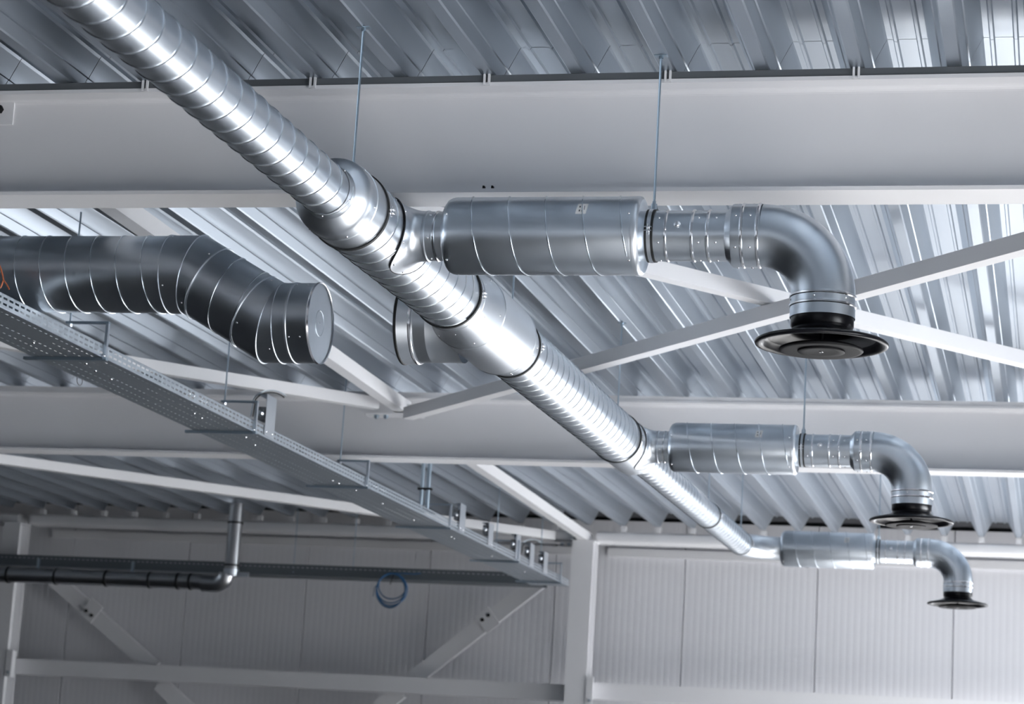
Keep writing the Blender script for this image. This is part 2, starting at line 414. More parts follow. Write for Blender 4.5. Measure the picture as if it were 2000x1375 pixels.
wbrace((-8.14, 19.76, 0.82), (-7.40, 19.76, 0.27), 'grey diagonal brace continuing below the wall rail at the left')
wbrace((-4.50, 19.76, 1.96), (-5.66, 19.76, 1.0), 'pale diagonal brace falling left from the cable tray end', (-5.02, 19.72, 1.527), 'bolted clip on the right diagonal wall brace')
wbrace((-5.80, 19.76, 0.86), (-6.4, 19.76, 0.35), 'pale diagonal brace continuing below the wall rail near the column')

# ------------------------------------------------------------------ main duct
def ax(y): return Vector((-2.2 + 0.002 * (y - 6.9), y, 1.783 + 0.004 * (y - 6.9)))
AD = (ax(16) - ax(4)).normalized()
SP = 0.108
def spiral(name, ya, yb, r, label, group, phase=0.0):
    t = thing(name, ax((ya + yb) / 2) - Vector((0, 0, r)), label, 'duct', group)
    L = (yb - ya) / AD.y
    MB().lathe(ax(ya), AD, [(0, r), (L, r)], 72).build('tube', GALV, t)
    MB().helix(ax(ya), AD, r, 0.0, L, SP, hand=-1, phase=phase).build('spiral_seam', SEAM, t)
    return t
GD = 'galvanised main duct run'
spiral('spiral_duct', 3.2, 6.335, 0.080, 'thin spiral duct coming in from the upper left corner with a bright shine', GD)
spiral('spiral_duct', 6.55, 7.74, 0.124, 'short wide spiral duct between the first reducer and the big tee', GD, 1.0)
spiral('spiral_duct', 8.72, 11.02, 0.124, 'long wide spiral duct from the big tee to the second side branch', GD, 2.0)
spiral('spiral_duct', 11.62, 15.60, 0.080, 'thin far spiral duct leading to the third side branch', GD, 0.5)
def fitting(name, ya, prof_, label, cat, group, beads=(), screws=()):
    rmax = max(r for _, r in prof_)
    t = thing(name, ax(ya) - Vector((0, 0, rmax)), label, cat, group)
    MB().lathe(ax(ya), AD, prof_, 72).build('body', GALV2, t, ang=25)
    for tt, r in beads:
        MB().lathe(ax(ya), AD, [(tt - 0.006, r - 0.001), (tt - 0.003, r + 0.0025), (tt + 0.003, r + 0.0025), (tt + 0.006, r - 0.001)], 72).build('bead', GALV2, t)
    for tt, r, n, ph in screws: ring_screws(t, ax(ya) + AD * tt, AD, r, n, ph)
    return t
fitting('duct_reducer', 6.30, [(0, 0.0815), (0.035, 0.0820), (0.045, 0.086), (0.062, 0.105), (0.078, 0.1185), (0.095, 0.1245), (0.11, 0.126), (0.255, 0.126)],
        'shiny round reducer below the leftmost hanger rod', 'reducer', GD, beads=((0.15, 0.126),), screws=((0.02, 0.0825, 5, 0.4), (0.13, 0.1262, 6, 0.2)))
fitting('duct_reducer', 11.42, [(0, 0.126), (0.05, 0.126), (0.075, 0.122), (0.16, 0.085), (0.18, 0.0815), (0.24, 0.0815)],
        'reducer just past the second side branch', 'reducer', GD, screws=((0.03, 0.1262, 6, 0.2),))
# the big tee with an open spigot to the left
ty = 7.75
t = fitting('duct_tee', ty, [(0, 0.126), (0.10, 0.126), (0.17, 0.133), (0.27, 0.147), (0.31, 0.150), (0.78, 0.150), (0.82, 0.146), (0.90, 0.127), (0.965, 0.126)],
            'wide shiny tee fitting with an open spigot to the left', 'tee', GD, beads=((0.06, 0.126), (0.29, 0.148), (0.80, 0.148)), screws=((0.12, 0.127, 6, 0.5), (0.24, 0.143, 6, 0.2), (0.86, 0.137, 7, 0.4), (0.92, 0.127, 5, 0.1)))
tc = ax(8.30)
MB().lathe(tc, (-1, 0, 0), [(0.08, 0.150), (0.25, 0.150), (0.262, 0.1575), (0.318, 0.1575), (0.322, 0.160), (0.328, 0.160), (0.328, 0.153), (0.12, 0.148)], 64).build('side_spigot', GALV2, t)
MB().lathe(tc, (-1, 0, 0), [(0.316, 0.158), (0.319, 0.1605), (0.326, 0.1605), (0.329, 0.158)], 64).build('gasket', RUBBER, t)
MB().lathe(tc, (-1, 0, 0), [(0.255, 0.151), (0.259, 0.1585), (0.266, 0.160), (0.270, 0.1575)], 64).build('bead', SCREW, t)
# saddle branches
def saddle(y, label):
    c = ax(y); R0 = 0.1265
    t = thing('saddle_branch', c + Vector((R0, 0, -0.12)), label, 'saddle', 'saddle branches')
    mb = MB(); nu, nv = 40, 6; b = 0
    rings = []
    # curved skirt hugging the duct, then a smooth throat to the collar
    for i, (rr, lift) in enumerate(((0.150, 0.0012), (0.149, 0.003), (0.120, 0.003), (0.108, 0.005), (0.098, 0.011), (0.090, 0.022), (0.085, 0.036), (0.083, 0.052))):
        ring = []
        for k in range(nu):
            th = 2 * math.pi * k / nu; dy = rr * math.cos(th) * 1.0; s_ = rr * math.sin(th)
            sk = min(1.0, max(0.0, (rr - 0.083) / 0.06))
            # wrap: arc length s_ along the circumference for the skirt, straight offset for the collar
            ang = s_ / R0; xw = (R0 + lift) * math.cos(ang); zw = (R0 + lift) * math.sin(ang)
            q = min(abs(s_), 0.124); xs_ = math.sqrt(R0 * R0 - q * q) * (1 - (1 - sk)) + (R0 + lift) * 0; 
            if i < 3: P = (xw, dy, zw)
            else:
                f = (i - 2) / 5.0; xe = R0 + 0.005 + lift * 0.55
                ang2 = s_ / R0; xw2 = R0 * math.cos(ang2); zw2 = R0 * math.sin(ang2)
                P = (xw2 * (1 - f) + xe * f, dy, zw2 * (1 - f) + s_ * f)
            ring.append(c + Vector(P))
        rings.append(ring)
    for ring in rings: mb.v += ring
    for i in range(len(rings) - 1):
        for k in range(nu):
            k2 = (k + 1) % nu; mb.f.append([i * nu + k, i * nu + k2, (i + 1) * nu + k2, (i + 1) * nu + k])
    mb.build('skirt', GALV2, t, ang=60)
    MB().lathe(c, (1, 0, 0), [(0.155, 0.083), (0.163, 0.083), (0.166, 0.0855), (0.170, 0.0855), (0.173, 0.0815), (0.243, 0.0815)], 48).build('collar', GALV2, t)
    MB().lathe(c, (1, 0, 0), [(0.196, 0.081), (0.199, 0.0845), (0.204, 0.0845), (0.207, 0.081)], 48).build('bead', SCREW, t)
    edge = [c + Vector(((R0 + 0.002) * math.cos(0.150 * math.sin(a_) / R0), 0.150 * math.cos(a_), (R0 + 0.002) * math.sin(0.150 * math.sin(a_) / R0))) for a_ in [2 * math.pi * k / 60 for k in range(60)]]
    MB().sweep(edge, 0.0022, 6, True).build('gasket_edge', RUBBER, t)
    for k in range(8):
        a_ = 2 * math.pi * (k + 0.5) / 8; an = 0.136 * math.sin(a_) / R0
        n = Vector((math.cos(an), 0, math.sin(an))); screw(t, c + n * (R0 + 0.004) + Vector((0, 0.136 * math.cos(a_), 0)), n)
    ring_screws(t, c + Vector((0.185, 0, 0)), (1, 0, 0), 0.0825, 6, 0.3)
    return t
BR = [(6.893, 1.783, 0.0), (11.30, 1.80, 0.005), (15.86, 1.819, 0.04)]
saddle(6.893, 'curved saddle fitting joining the near silencer to the main duct')
saddle(11.30, 'curved saddle fitting joining the middle silencer to the main duct')
# body under the second saddle
fitting('duct_sleeve', 11.0, [(0, 0.1255), (0.43, 0.1255)], 'short sleeve of the main duct carrying the second side branch', 'duct', GD, beads=((0.05, 0.1255),))
# end elbow into the third branch
ec = ax(15.60); R3 = 0.26
pts = [ec + Vector((R3 - R3 * math.cos(a_), R3 * math.sin(a_), 0)) for a_ in [math.pi / 2 * k / 14 for k in range(15)]]
t = thing('duct_elbow', ec - Vector((0, 0, 0.085)), 'small bright elbow turning the far duct into the third silencer', 'elbow', GD)
MB().sweep([ec - AD * 0.05] + pts + [pts[-1] + Vector((0.03, 0, 0))], 0.0825, 40).build('bend', GALV2, t)
MB().lathe(pts[-1] + Vector((0.02, 0, 0)), (1, 0, 0), [(0, 0.0835), (0.23, 0.0815)], 40).build('sleeve', GALV2, t)
for q in (0.06, 0.12): MB().lathe(pts[-1] + Vector((q, 0, 0)), (1, 0, 0), [(0, 0.082), (0.004, 0.0855), (0.009, 0.0855), (0.013, 0.082)], 40).build('bead', GALV2, t)

# hangers with rubber lined clamps
def hanger(p, axis, r, label, group, w=0.016, steel=False, lug=1.0, ztop=2.40):
    p = Vector(p); t = thing('duct_hanger', p + Vector((0, 0, -r)), label, 'hanger', group)
    a, u, v = basis(axis)
    if steel:
        for s_ in (-1, 1): MB().lathe(p + a * s_ * 0.0095, axis, [(-0.0045, r), (-0.0045, r + 0.004), (0.0045, r + 0.004), (0.0045, r)], 48).build('rubber_lining', RUBBER, t)
        MB().lathe(p, axis, [(-0.006, r), (-0.006, r + 0.0055), (0.006, r + 0.0055), (0.006, r)], 48).build('clamp_band', GALV2, t)
    else:
        MB().lathe(p, axis, [(-w / 2, r), (-w / 2, r + 0.005), (w / 2, r + 0.005), (w / 2, r)], 64).build('rubber_lining', RUBBER, t)
        MB().lathe(p + a * 0.013, axis, [(-0.005, r), (-0.005, r + 0.0035), (0.005, r + 0.0035), (0.005, r)], 64).build('clamp_band', GALV2, t)
    # closing lugs on both sides, with a bolt
    sd = Vector((1, 0, 0)) if abs(a.y) > 0.5 else Vector((0, -1, 0))
    for s_ in (1, -1):
        q = p + sd * s_ * (r + 0.008) + a * 0.013 * (0 if steel else 1)
        m = MB()
        for dz in (-0.006, 0.006): m.bar(q - a * 0.012 + Vector((0, 0, dz)), q + a * 0.012 + Vector((0, 0, dz)), 0.018, 0.003)
        m.tube(q + Vector((0, 0, -0.017)), q + Vector((0, 0, 0.017)), 0.0035, 8); m.build('clamp_lug', SCREW, t, smooth=False)
    MB().lathe(p + Vector((0, 0, r)), (0, 0, 1), [(0, 0.010), (0.025, 0.010), (0.025, 0.006), (0.034, 0.006)], 6, True, True).build('boss', ZINC, t, smooth=False)
    MB().tube(p + Vector((0, 0, r + 0.01)), (p.x, p.y, ztop), 0.0042, 8).build('threaded_rod', ZINC, t)
    m = MB(); m.box((p.x - 0.022, p.y - 0.012, ztop - 0.012), (p.x + 0.022, p.y + 0.012, ztop - 0.009)); m.lathe((p.x, p.y, ztop - 0.022), (0, 0, 1), [(0, 0.0075), (0.010, 0.0075)], 6, True, True)
    m.build('washer_plate', ZINC, t, smooth=False)
    return t
GH = 'hangers of the main duct'
for y, r, lab, steel in ((6.56, 0.126, 'hanger rod and black clamp on the reducer, leftmost in front of the near beam', 0),
                  (7.745, 0.126, 'black clamp where the wide duct meets the big tee, rod hidden by the silencer', 0),
                  (8.715, 0.126, 'black clamp at the far end of the big tee', 0),
                  (11.01, 0.126, 'hanger rod and clamp on the main duct beside the middle silencer', 0),
                  (14.07, 0.080, 'hanger clamp halfway along the thin far duct', 0),
                  (15.58, 0.080, 'hanger clamp just before the far elbow', 0)):
    hanger(ax(y), AD, r, lab, GH, w=0.014)

# ------------------------------------------------------------------ first side branch, then copies
Y1, Z1 = 6.893, 1.783
def P1(x, z=0.0): return Vector((x, Y1, Z1 + z))
branch = []
# silencer
t = thing('silencer', P1(-1.64, -0.128), 'large near silencer with a white sticker below the near beam', 'silencer', 'round duct silencers'); branch.append(t)
MB().lathe(P1(-1.968), (1, 0, 0), [(0.0, 0.080), (0.0, 0.098), (0.004, 0.110), (0.012, 0.1205), (0.022, 0.1255), (0.034, 0.1275), (0.625, 0.1275), (0.632, 0.126), (0.632, 0.1255)], 80).build('shell', GALV, t, ang=40)
MB().lathe(P1(-1.968), (1, 0, 0), [(0.630, 0.1285), (0.640, 0.1285), (0.648, 0.126), (0.653, 0.118), (0.648, 0.104), (0.644, 0.080)], 80).build('end_cap', GALV2, t, ang=50)
MB().helix(P1(-1.935), (1, 0, 0), 0.1275, 0.0, 0.585, 0.1225, w=0.006, h=0.003, hand=1, phase=2.2, seg=52).build('spiral_seam', SEAM, t)
MB().lathe(P1(-2.012), (1, 0, 0), [(0, 0.0800), (0.05, 0.0800)], 48).build('spigot', GALV, t)
MB().lathe(P1(-1.325), (1, 0, 0), [(0, 0.0800), (0.03, 0.0800), (0.105, 0.0800)], 48).build('spigot', GALV, t)
a0 = R_(52)                                                # printed sticker on the curved shell, upper front
st = MB(); pr2 = MB()
def shell_pt(x, th, r): return P1(x) + Vector((0, -math.cos(th) * r, math.sin(th) * r))
for i in range(5): 
    for xx in (-1.516, -1.482): st.v.append(shell_pt(xx + (i - 2) * 0.0012, R_(19 + 5 * i), 0.1288))
for i in range(4): st.f.append([2 * i, 2 * i + 1, 2 * i + 3, 2 * i + 2])
so = st.build('sticker', PAPER, t)
for (xa, xb, ta, tb) in ((-1.508, -1.504, 23, 34), (-1.499, -1.497, 23, 33), (-1.492, -1.490, 26, 34)):
    b = len(pr2.v); pr2.v += [shell_pt(xa, R_(ta), 0.1292), shell_pt(xb, R_(ta), 0.1292), shell_pt(xb, R_(tb), 0.1292), shell_pt(xa, R_(tb), 0.1292)]; pr2.f.append([b, b + 1, b + 2, b + 3])
pr2.build('print', INK, so, smooth=False)
for x in (-1.945, -1.345): ring_screws(t, P1(x), (1, 0, 0), 0.1275, 5, 0.9)
# connector with sealing beads and inspection plug
t = thing('duct_connector', P1(-1.17, -0.082), 'short beaded connector between the near silencer and its elbow', 'duct', 'branch connectors'); branch.append(t)
MB().lathe(P1(-1.31), (1, 0, 0), [(0, 0.0815), (0.285, 0.0815)], 48).build('tube', GALV, t)
for x in (-1.235, -1.150, -1.100): MB().lathe(P1(x), (1, 0, 0), [(-0.006, 0.0805), (-0.0025, 0.0850), (0.0025, 0.0850), (0.006, 0.0805)], 48).build('bead', SCREW, t)
for x in (-1.256, -1.128, -1.072): ring_screws(t, P1(x), (1, 0, 0), 0.0815, 6, 0.5)
an = R_(12); n_ = Vector((0, -math.cos(an), math.sin(an)))
MB().lathe(P1(-1.195) + n_ * 0.080, n_, [(0, 0.011), (0.004, 0.011), (0.005, 0.008), (0.011, 0.007), (0.012, 0.003)], 16, False, True).build('plug', SCREW, t)
# elbow
t = thing('duct_elbow', P1(-0.736, -0.27), 'large smooth near elbow turning down to the near black diffuser', 'elbow', 'ninety degree elbows'); branch.append(t)
EX, ER = -0.736, 0.196
pts = [Vector((EX - ER + ER * math.sin(a_), Y1, Z1 - ER + ER * math.cos(a_))) for a_ in [math.pi / 2 * k / 24 for k in range(25)]]
MB().sweep(pts, 0.1005, 64).build('bend', GALV, t, ang=60)
MB().lathe(P1(-1.046), (1, 0, 0), [(0, 0.0805), (0.004, 0.0830), (0.022, 0.1015), (0.026, 0.1020), (0.114, 0.1020)], 56).build('adapter', GALV, t, ang=25)
for x in (-0.990, -0.940): MB().lathe(P1(x), (1, 0, 0), [(-0.006, 0.1012), (-0.0025, 0.1048), (0.0025, 0.1048), (0.006, 0.1012)], 56).build('bead', SCREW, t)
bz = Z1 - ER
MB().lathe((EX, Y1, bz), (0, 0, -1), [(0, 0.1018), (0.072, 0.1018)], 56).build('sleeve', GALV, t)
for z in (-0.004, -0.034): MB().lathe((EX, Y1, bz + z), (0, 0, -1), [(-0.006, 0.1012), (-0.0025, 0.1050), (0.0025, 0.1050), (0.006, 0.1012)], 56).build('bead', SCREW, t)
for x in (-1.008, -0.962): ring_screws(t, P1(x), (1, 0, 0), 0.1022, 6, 0.6)
ring_screws(t, (EX, Y1, bz - 0.018), (0, 0, 1), 0.1020, 6, 0.35)
# diffuser
dz = bz - 0.072
t = thing('air_diffuser', (EX, Y1, dz - 0.115), 'large near round black air diffuser', 'diffuser', 'black air diffusers'); branch.append(t)
MB().lathe((EX, Y1, dz + 0.02), (0, 0, -1), [(0, 0.0985), (0.020, 0.0985), (0.046, 0.0985), (0.050, 0.0960), (0.056, 0.0935)], 64).build('neck', BLACK, t)
MB().lathe((EX, Y1, dz), (0, 0, -1), [(0.030, 0.092), (0.040, 0.096), (0.050, 0.112), (0.062, 0.150), (0.070, 0.186), (0.072, 0.200), (0.076, 0.2065), (0.081, 0.2085), (0.086, 0.2065), (0.088, 0.200), (0.086, 0.190), (0.082, 0.184), (0.070, 0.180), (0.060, 0.150), (0.050, 0.105), (0.036, 0.088), (0.0, 0.088)], 96).build('bell_rim', BLACK, t, ang=70)
MB().lathe((EX, Y1, dz), (0, 0, -1), [(0.080, 0.060), (0.092, 0.118), (0.097, 0.130), (0.101, 0.131), (0.104, 0.128), (0.105, 0.118), (0.102, 0.078), (0.101, 0.0)], 80).build('valve_disc', BLACK2, t, ang=70)
MB().lathe((EX, Y1, dz), (0, 0, -1), [(0.101, 0.0735), (0.1065, 0.0735), (0.108, 0.071), (0.106, 0.05), (0.1045, 0.0)], 64).build('centre_plate', BLACK2, t, ang=50)
MB().lathe((EX, Y1, dz - 0.104), (0, 0, -1), [(0, 0.007), (0.003, 0.007), (0.004, 0.005), (0.002, 0.003)], 12, False, True).build('screw_head', SCREW, t)
MB().tube((EX, Y1, dz - 0.02), (EX, Y1, dz - 0.09), 0.006, 10).build('spindle', BLACK2, t)
MB().bar((EX - 0.09, Y1, dz - 0.028), (EX + 0.09, Y1, dz - 0.028), 0.02, 0.004).build('cross_bar', BLACK2, t, smooth=False)
# hanger
t = hanger(P1(-1.287), (1, 0, 0), 0.0815, 'hanger rod and double black clamp beside the near silencer', 'hangers of the side branches', steel=True); branch.append(t)
SECOND = ['middle sized silencer with a white sticker in front of the second beam', 'short beaded connector between the middle silencer and its elbow', 'smooth elbow of the middle branch', 'middle round black air diffuser', 'hanger rod and clamp beside the middle silencer']
THIRD = ['smallest farthest silencer in front of the bright wall', 'short beaded connector between the far silencer and its elbow', 'smallest elbow of the far branch', 'smallest farthest black air diffuser in front of the wall panels', 'hanger rod and clamp beside the far silencer']
for labs, (y, z, dx) in ((SECOND, BR[1]), (THIRD, BR[2])):
    for o, lab in zip(branch, labs):
        c = copy_tree(o, (dx, y - Y1, z - Z1), lab)
        if lab.startswith('hanger'):                        # keep the rod top at the deck
            for ch in [q for q in S.objects if q.parent == c and q.name.startswith(('threaded_rod', 'washer_plate'))]:
                if ch.name.startswith('washer_plate'): ch.location.z -= (z - Z1)

# ------------------------------------------------------------------ capped offset duct at the left
OY = 8.3; DR = 0.1575
a_ = Vector((-6.2, OY, 1.988)); p1 = Vector((-3.42, OY, 1.987)); p2 = Vector((-3.066, OY, 1.789)); p3 = Vector((-2.872, OY, 1.790))
d1 = (p2 - p1).normalized(); X = Vector((1, 0, 0))
GL = 'capped offset duct'
def seg_duct(name, pa, pb, r, label, pitch, phase=0.0):
    t = thing(name, (pa + pb) / 2 - Vector((0, 0, r)), label, 'duct', GL); L = (pb - pa).length
    MB().lathe(pa, pb - pa, [(0, r), (L, r)], 72).build('tube', GALV, t)
    MB().helix(pa, pb - pa, r, 0, L, pitch, w=0.006, h=0.003, hand=1, phase=phase, seg=52).build('spiral_seam', SEAM, t)
    return t
seg_duct('spiral_duct', a_, p1 - X * 0.085, DR, 'dark wide spiral duct entering from the left edge', 0.1105, 2.6)
seg_duct('spiral_duct', p1 + d1 * 0.065, p2 - d1 * 0.08, DR, 'short sloping duct piece between the two elbows of the capped duct', 0.12, 0.4)
def gored(pc, da, db, la, lb, label):                      # two drums mitred at the bend
    t = thing('segment_elbow', pc - Vector((0, 0, DR + 0.02)), label, 'elbow', GL)
    half = (da + db).normalized(); e0 = pc - da * la; e1 = pc + db * lb
    u = Vector((0, 1, 0)); n = 72; rr = DR + 0.002
    rows = []
    for pc_, nn, k_ in ((e0, da, 1.0), (pc, half, 1.0 / half.dot(da)), (e1, db, 1.0)):
        w = u.cross(nn).normalized()
        rows.append([pc_ + (u * math.cos(2 * math.pi * k / n) + w * k_ * math.sin(2 * math.pi * k / n)) * rr for k in range(n)])
    for i in range(2):
        mb = MB(); mb.v = rows[i] + rows[i + 1]
        for k in range(n): k2 = (k + 1) % n; mb.f.append([k, k2, n + k2, n + k])
        mb.build('gore', GALV, t)
    for i, row in enumerate(rows):
        c_ = sum(row, Vector()) / n
        MB().sweep([c_ + (q_ - c_) * 1.006 for q_ in row], 0.0032, 6, True).build('bead', GALV2, t)
    ring_screws(t, e0 + da * 0.018, da, rr, 4, 0.5); ring_screws(t, e1 - db * 0.018, db, rr, 4, 0.9)
    return t
gored(p1, X, d1, 0.098, 0.078, 'segmented elbow bending the dark duct downwards')
gored(p2, d1, X, 0.095, 0.042, 'segmented elbow next to the duct end cap')
t = thing('end_cap', p3 - X * 0.05 - Vector((0, 0, DR + 0.004)), 'round flat metal cap closing the dark left duct', 'cap', GL)
MB().lathe(p3, (-1, 0, 0), [(0, DR - 0.002), (0.0, DR + 0.003), (0.004, DR + 0.0045), (0.012, DR + 0.0045), (0.016, DR + 0.003), (0.158, DR + 0.003)], 72).build('collar', GALV, t)
MB().lathe(p3, (-1, 0, 0), [(0.002, DR + 0.002), (0.004, 0.150), (0.0035, 0.0)], 72).build('lid', GALV2, t)
MB().lathe(p3, (-1, 0, 0), [(0.0036, 0.0525), (0.0022, 0.051), (0.0036, 0.0495)], 48).build('pressed_ring', TRAY, t)
MB().lathe(p3, (-1, 0, 0), [(-0.001, DR + 0.002), (-0.003, DR + 0.004), (0.004, DR + 0.0065), (0.008, DR + 0.004)], 72).build('rim', SCREW, t)
MB().lathe(p3 - X * 0.0035, (1, 0, 0), [(0, 0.006), (0.001, 0.004)], 10, False, True).build('dimple', TRAY, t)
MB().lathe(p3, (-1, 0, 0), [(0.088, DR + 0.002), (0.092, DR + 0.006), (0.098, DR + 0.006), (0.102, DR + 0.002)], 72).build('bead', GALV2, t)
for q in (0.035, 0.080): ring_screws(t, p3 - X * q, (1, 0, 0), DR + 0.003, 4, 0.55)

# ------------------------------------------------------------------ cable tray
TZ, TXL, TXR, TH = 1.765, -4.405, -4.075, 0.058
def perforated(mb, o, u, v, ulen, vlen, rows, su, sv, pitch):
    o = Vector(o); u = Vector(u); v = Vector(v)
    ve = [0.0]
    for r in rows: ve += [r - sv / 2, r + sv / 2]
    ve.append(vlen); n = int(ulen / pitch); ue = [0.0]
    for k in range(n): ue += [k * pitch + (pitch - su) / 2, k * pitch + (pitch + su) / 2]
    ue.append(ulen); b = len(mb.v); m = len(ve)
    for uu in ue:
        for vv in ve: mb.v.append(o + u * uu + v * vv)
    for i in range(len(ue) - 1):
        for j in range(m - 1):
            if i % 2 == 1 and j % 2 == 1: continue
            mb.f.append([b + i * m + j, b + (i + 1) * m + j, b + (i + 1) * m + j + 1, b + i * m + j + 1])
def tray_section(ya, yb, label, bolts):
    t = thing('cable_tray', ((TXL + TXR) / 2, (ya + yb) / 2, TZ), label, 'cable tray', 'sections of the long cable tray')
    m = MB(); perforated(m, (TXL, ya, TZ), (0, 1, 0), (1, 0, 0), yb - ya, TXR - TXL, [0.04, 0.10, 0.165, 0.23, 0.29], 0.022, 0.006, 0.052); m.build('base', TRAY, t, smooth=False)
    for nm, x, s_ in (('side_rail', TXR, -1), ('side_rail', TXL, 1)):
        m = MB(); perforated(m, (x, ya, TZ), (0, 1, 0), (0, 0, 1), yb - ya, TH, [0.018, 0.041], 0.034, 0.0085, 0.052)
        m.box((x + s_ * 0.010, ya, TZ + TH - 0.0015), (x, yb, TZ + TH)); m.build(nm, TRAY, t, smooth=False)
    MB().box((TXR - 0.004, ya, TZ - 0.0025), (TXR + 0.0015, yb, TZ + 0.0035)).build('bottom_edge', GALV, t, smooth=False)
    for x, y in bolts: screw(t, (x, y, TZ - 0.001), (0, 0, -1), 1.9)
    for y in (ya + 0.05, ya + 0.11, yb - 0.11, yb - 0.05): screw(t, (TXR + 0.001, y, TZ + 0.030), (1, 0, 0), 1.0)
    return t
BOL = [(-4.262, 8.62), (-4.22, 9.07), (-4.25, 9.24), (-4.26, 9.44), (-4.20, 10.33), (-4.21, 10.46), (-4.19, 11.05), (-4.23, 11.3), (-4.21, 12.6), (-4.21, 12.72), (-4.19, 13.0), (-4.2, 13.6), (-4.22, 14.4), (-4.2, 15.3), (-4.21, 15.42), (-4.2, 16.5), (-4.2, 17.6)]
cuts = (7.0, 10.06, 13.1, 16.15, 18.72)
for k, lab in enumerate(('nearest section of the perforated cable tray at the left edge', 'cable tray section below the duct end cap', 'cable tray section crossing in front of the second beam', 'last cable tray section ending at the far column')):
    tray_section(cuts[k] + 0.001, cuts[k + 1] - 0.001, lab, [q for q in BOL if cuts[k] < q[1] < cuts[k + 1]])
ORD = ('nearest', 'second', 'third', 'fourth', 'fifth', 'farthest')
for y, od in zip((8.92, 10.84, 12.82, 14.75, 16.79, 18.33), ORD):
    t = thing('tray_hanger', ((TXL + TXR) / 2, y, TZ - 0.018), f'{od} bent bracket with rod carrying the long cable tray, counted from the left', 'hanger', 'cable tray hangers')
    MB().box((TXL - 0.04, y - 0.012, TZ - 0.016), (TXR + 0.022, y + 0.012, TZ - 0.003)).build('support_bar', ZINC, t, smooth=False)
    MB().box((TXR + 0.006, y - 0.010, TZ - 0.003), (TXR + 0.018, y + 0.010, TZ + 0.148)).build('upright', GALV, t, smooth=False)
    MB().box((TXR - 0.185, y - 0.010, TZ + 0.148), (TXR + 0.018, y + 0.010, TZ + 0.158)).build('top_arm', ZINC, t, smooth=False)
    MB().tube((TXR - 0.168, y, TZ + 0.125), (TXR - 0.168, y, 2.42), 0.0042, 8).build('threaded_rod', ZINC, t)
    m = MB(); m.lathe((TXR - 0.168, y, TZ + 0.130), (0, 0, 1), [(0, 0.006), (0.004, 0.010), (0.016, 0.010)], 6, True, True); m.build('nut', SCREW, t, smooth=False)
    screw(t, (TXR + 0.012, y - 0.011, TZ + 0.004), (0, -1, 0), 1.4)
# socket brackets on the tray rail
GB = 'socket brackets on the cable tray'
def bracket(y, h, label, cables=False):
    x = TXR + 0.004; t = thing('socket_bracket', (x, y, TZ + 0.01), label, 'bracket', GB)
    MB().box((x, y, TZ + 0.008), (x + 0.002, y + 0.15, TZ + h)).build('side_plate', GALV2, t, smooth=False)
    m = MB(); m.box((x - 0.055, y + 0.148, TZ + TH), (x, y + 0.150, TZ + h)); m.box((x - 0.055, y, TZ + h - 0.002), (x, y + 0.15, TZ + h)); m.build('back_plate', GALV, t, smooth=False)
    MB().box((x - 0.045, y + 0.01, TZ + TH + 0.03), (x - 0.008, y + 0.1, TZ + TH + 0.10)).build('socket_housing', HOUSING, t, smooth=False)
    m = MB(); m.lathe((x - 0.027, y + 0.01, TZ + TH + 0.065), (0, -1, 0), [(0, 0.019), (0.012, 0.017), (0.022, 0.009)], 14, False, True); m.build('socket', GALV2, t)
    for dy, zz in ((0.03, 0.03), (0.12, 0.03)): screw(t, (x + 0.002, y + dy, TZ + zz), (1, 0, 0), 1.2)
    if cables:
        for q, m_ in ((0.0, RUBBER), (0.012, TRAY)):
            pth = [Vector((x - 0.062 - q, y - 0.02, TZ + 0.10))]
            for k in range(13):
                th = math.pi * (1.0 - k / 16); pth.append(Vector((x + 0.0 + math.cos(th) * (0.062 + q) , y + 0.0 + k * 0.012, TZ + h - 0.03 + math.sin(th) * (0.055 + q))))
            MB().sweep(pth, 0.0035, 8).build('cable', m_, t)
bracket(11.0, 0.225, 'upright metal socket bracket with looped cables on the tray, below the end cap', True)
bracket(15.02, 0.205, 'upright metal socket bracket on the tray in front of the far white brace')
bracket(15.85, 0.175, 'metal socket bracket on the tray, second from the far white brace')
bracket(16.72, 0.20, 'nearest of three close metal brackets near the tray end')
bracket(17.20, 0.19, 'middle of three close metal brackets near the tray end', True)
bracket(17.70, 0.18, 'last metal bracket before the tray end')
# loose wires at the left edge
t = thing('loose_wire', (-4.12, 8.02, 1.84), 'thin orange wire ends sticking up at the left edge above the tray', 'wire', None)
MB().sweep([(-4.16, 8.0, 1.99), (-4.131, 8.0, 1.944), (-4.118, 8.0, 1.912), (-4.112, 8.0, 1.892), (-4.118, 8.0, 1.868), (-4.122, 8.0, 1.858)], 0.0032, 6).build('strand', ORANGE, t)
MB().sweep([(-4.112, 8.0, 1.892), (-4.096, 8.0, 1.874), (-4.082, 8.0, 1.853)], 0.003, 6).build('strand', ORANGE, t)
t = thing('cable_tie', (-4.40, 9.8, TZ - 0.04), 'small dark wire loop hanging under the near part of the cable tray', 'wire')
MB().sweep([Vector((TXL, 9.42 + 0.03 * math.cos(q), TZ - 0.012 + 0.022 * math.sin(q))) for q in [2 * math.pi * k / 20 for k in range(20)]], 0.002, 6, True).build('loop', RUBBER, t)

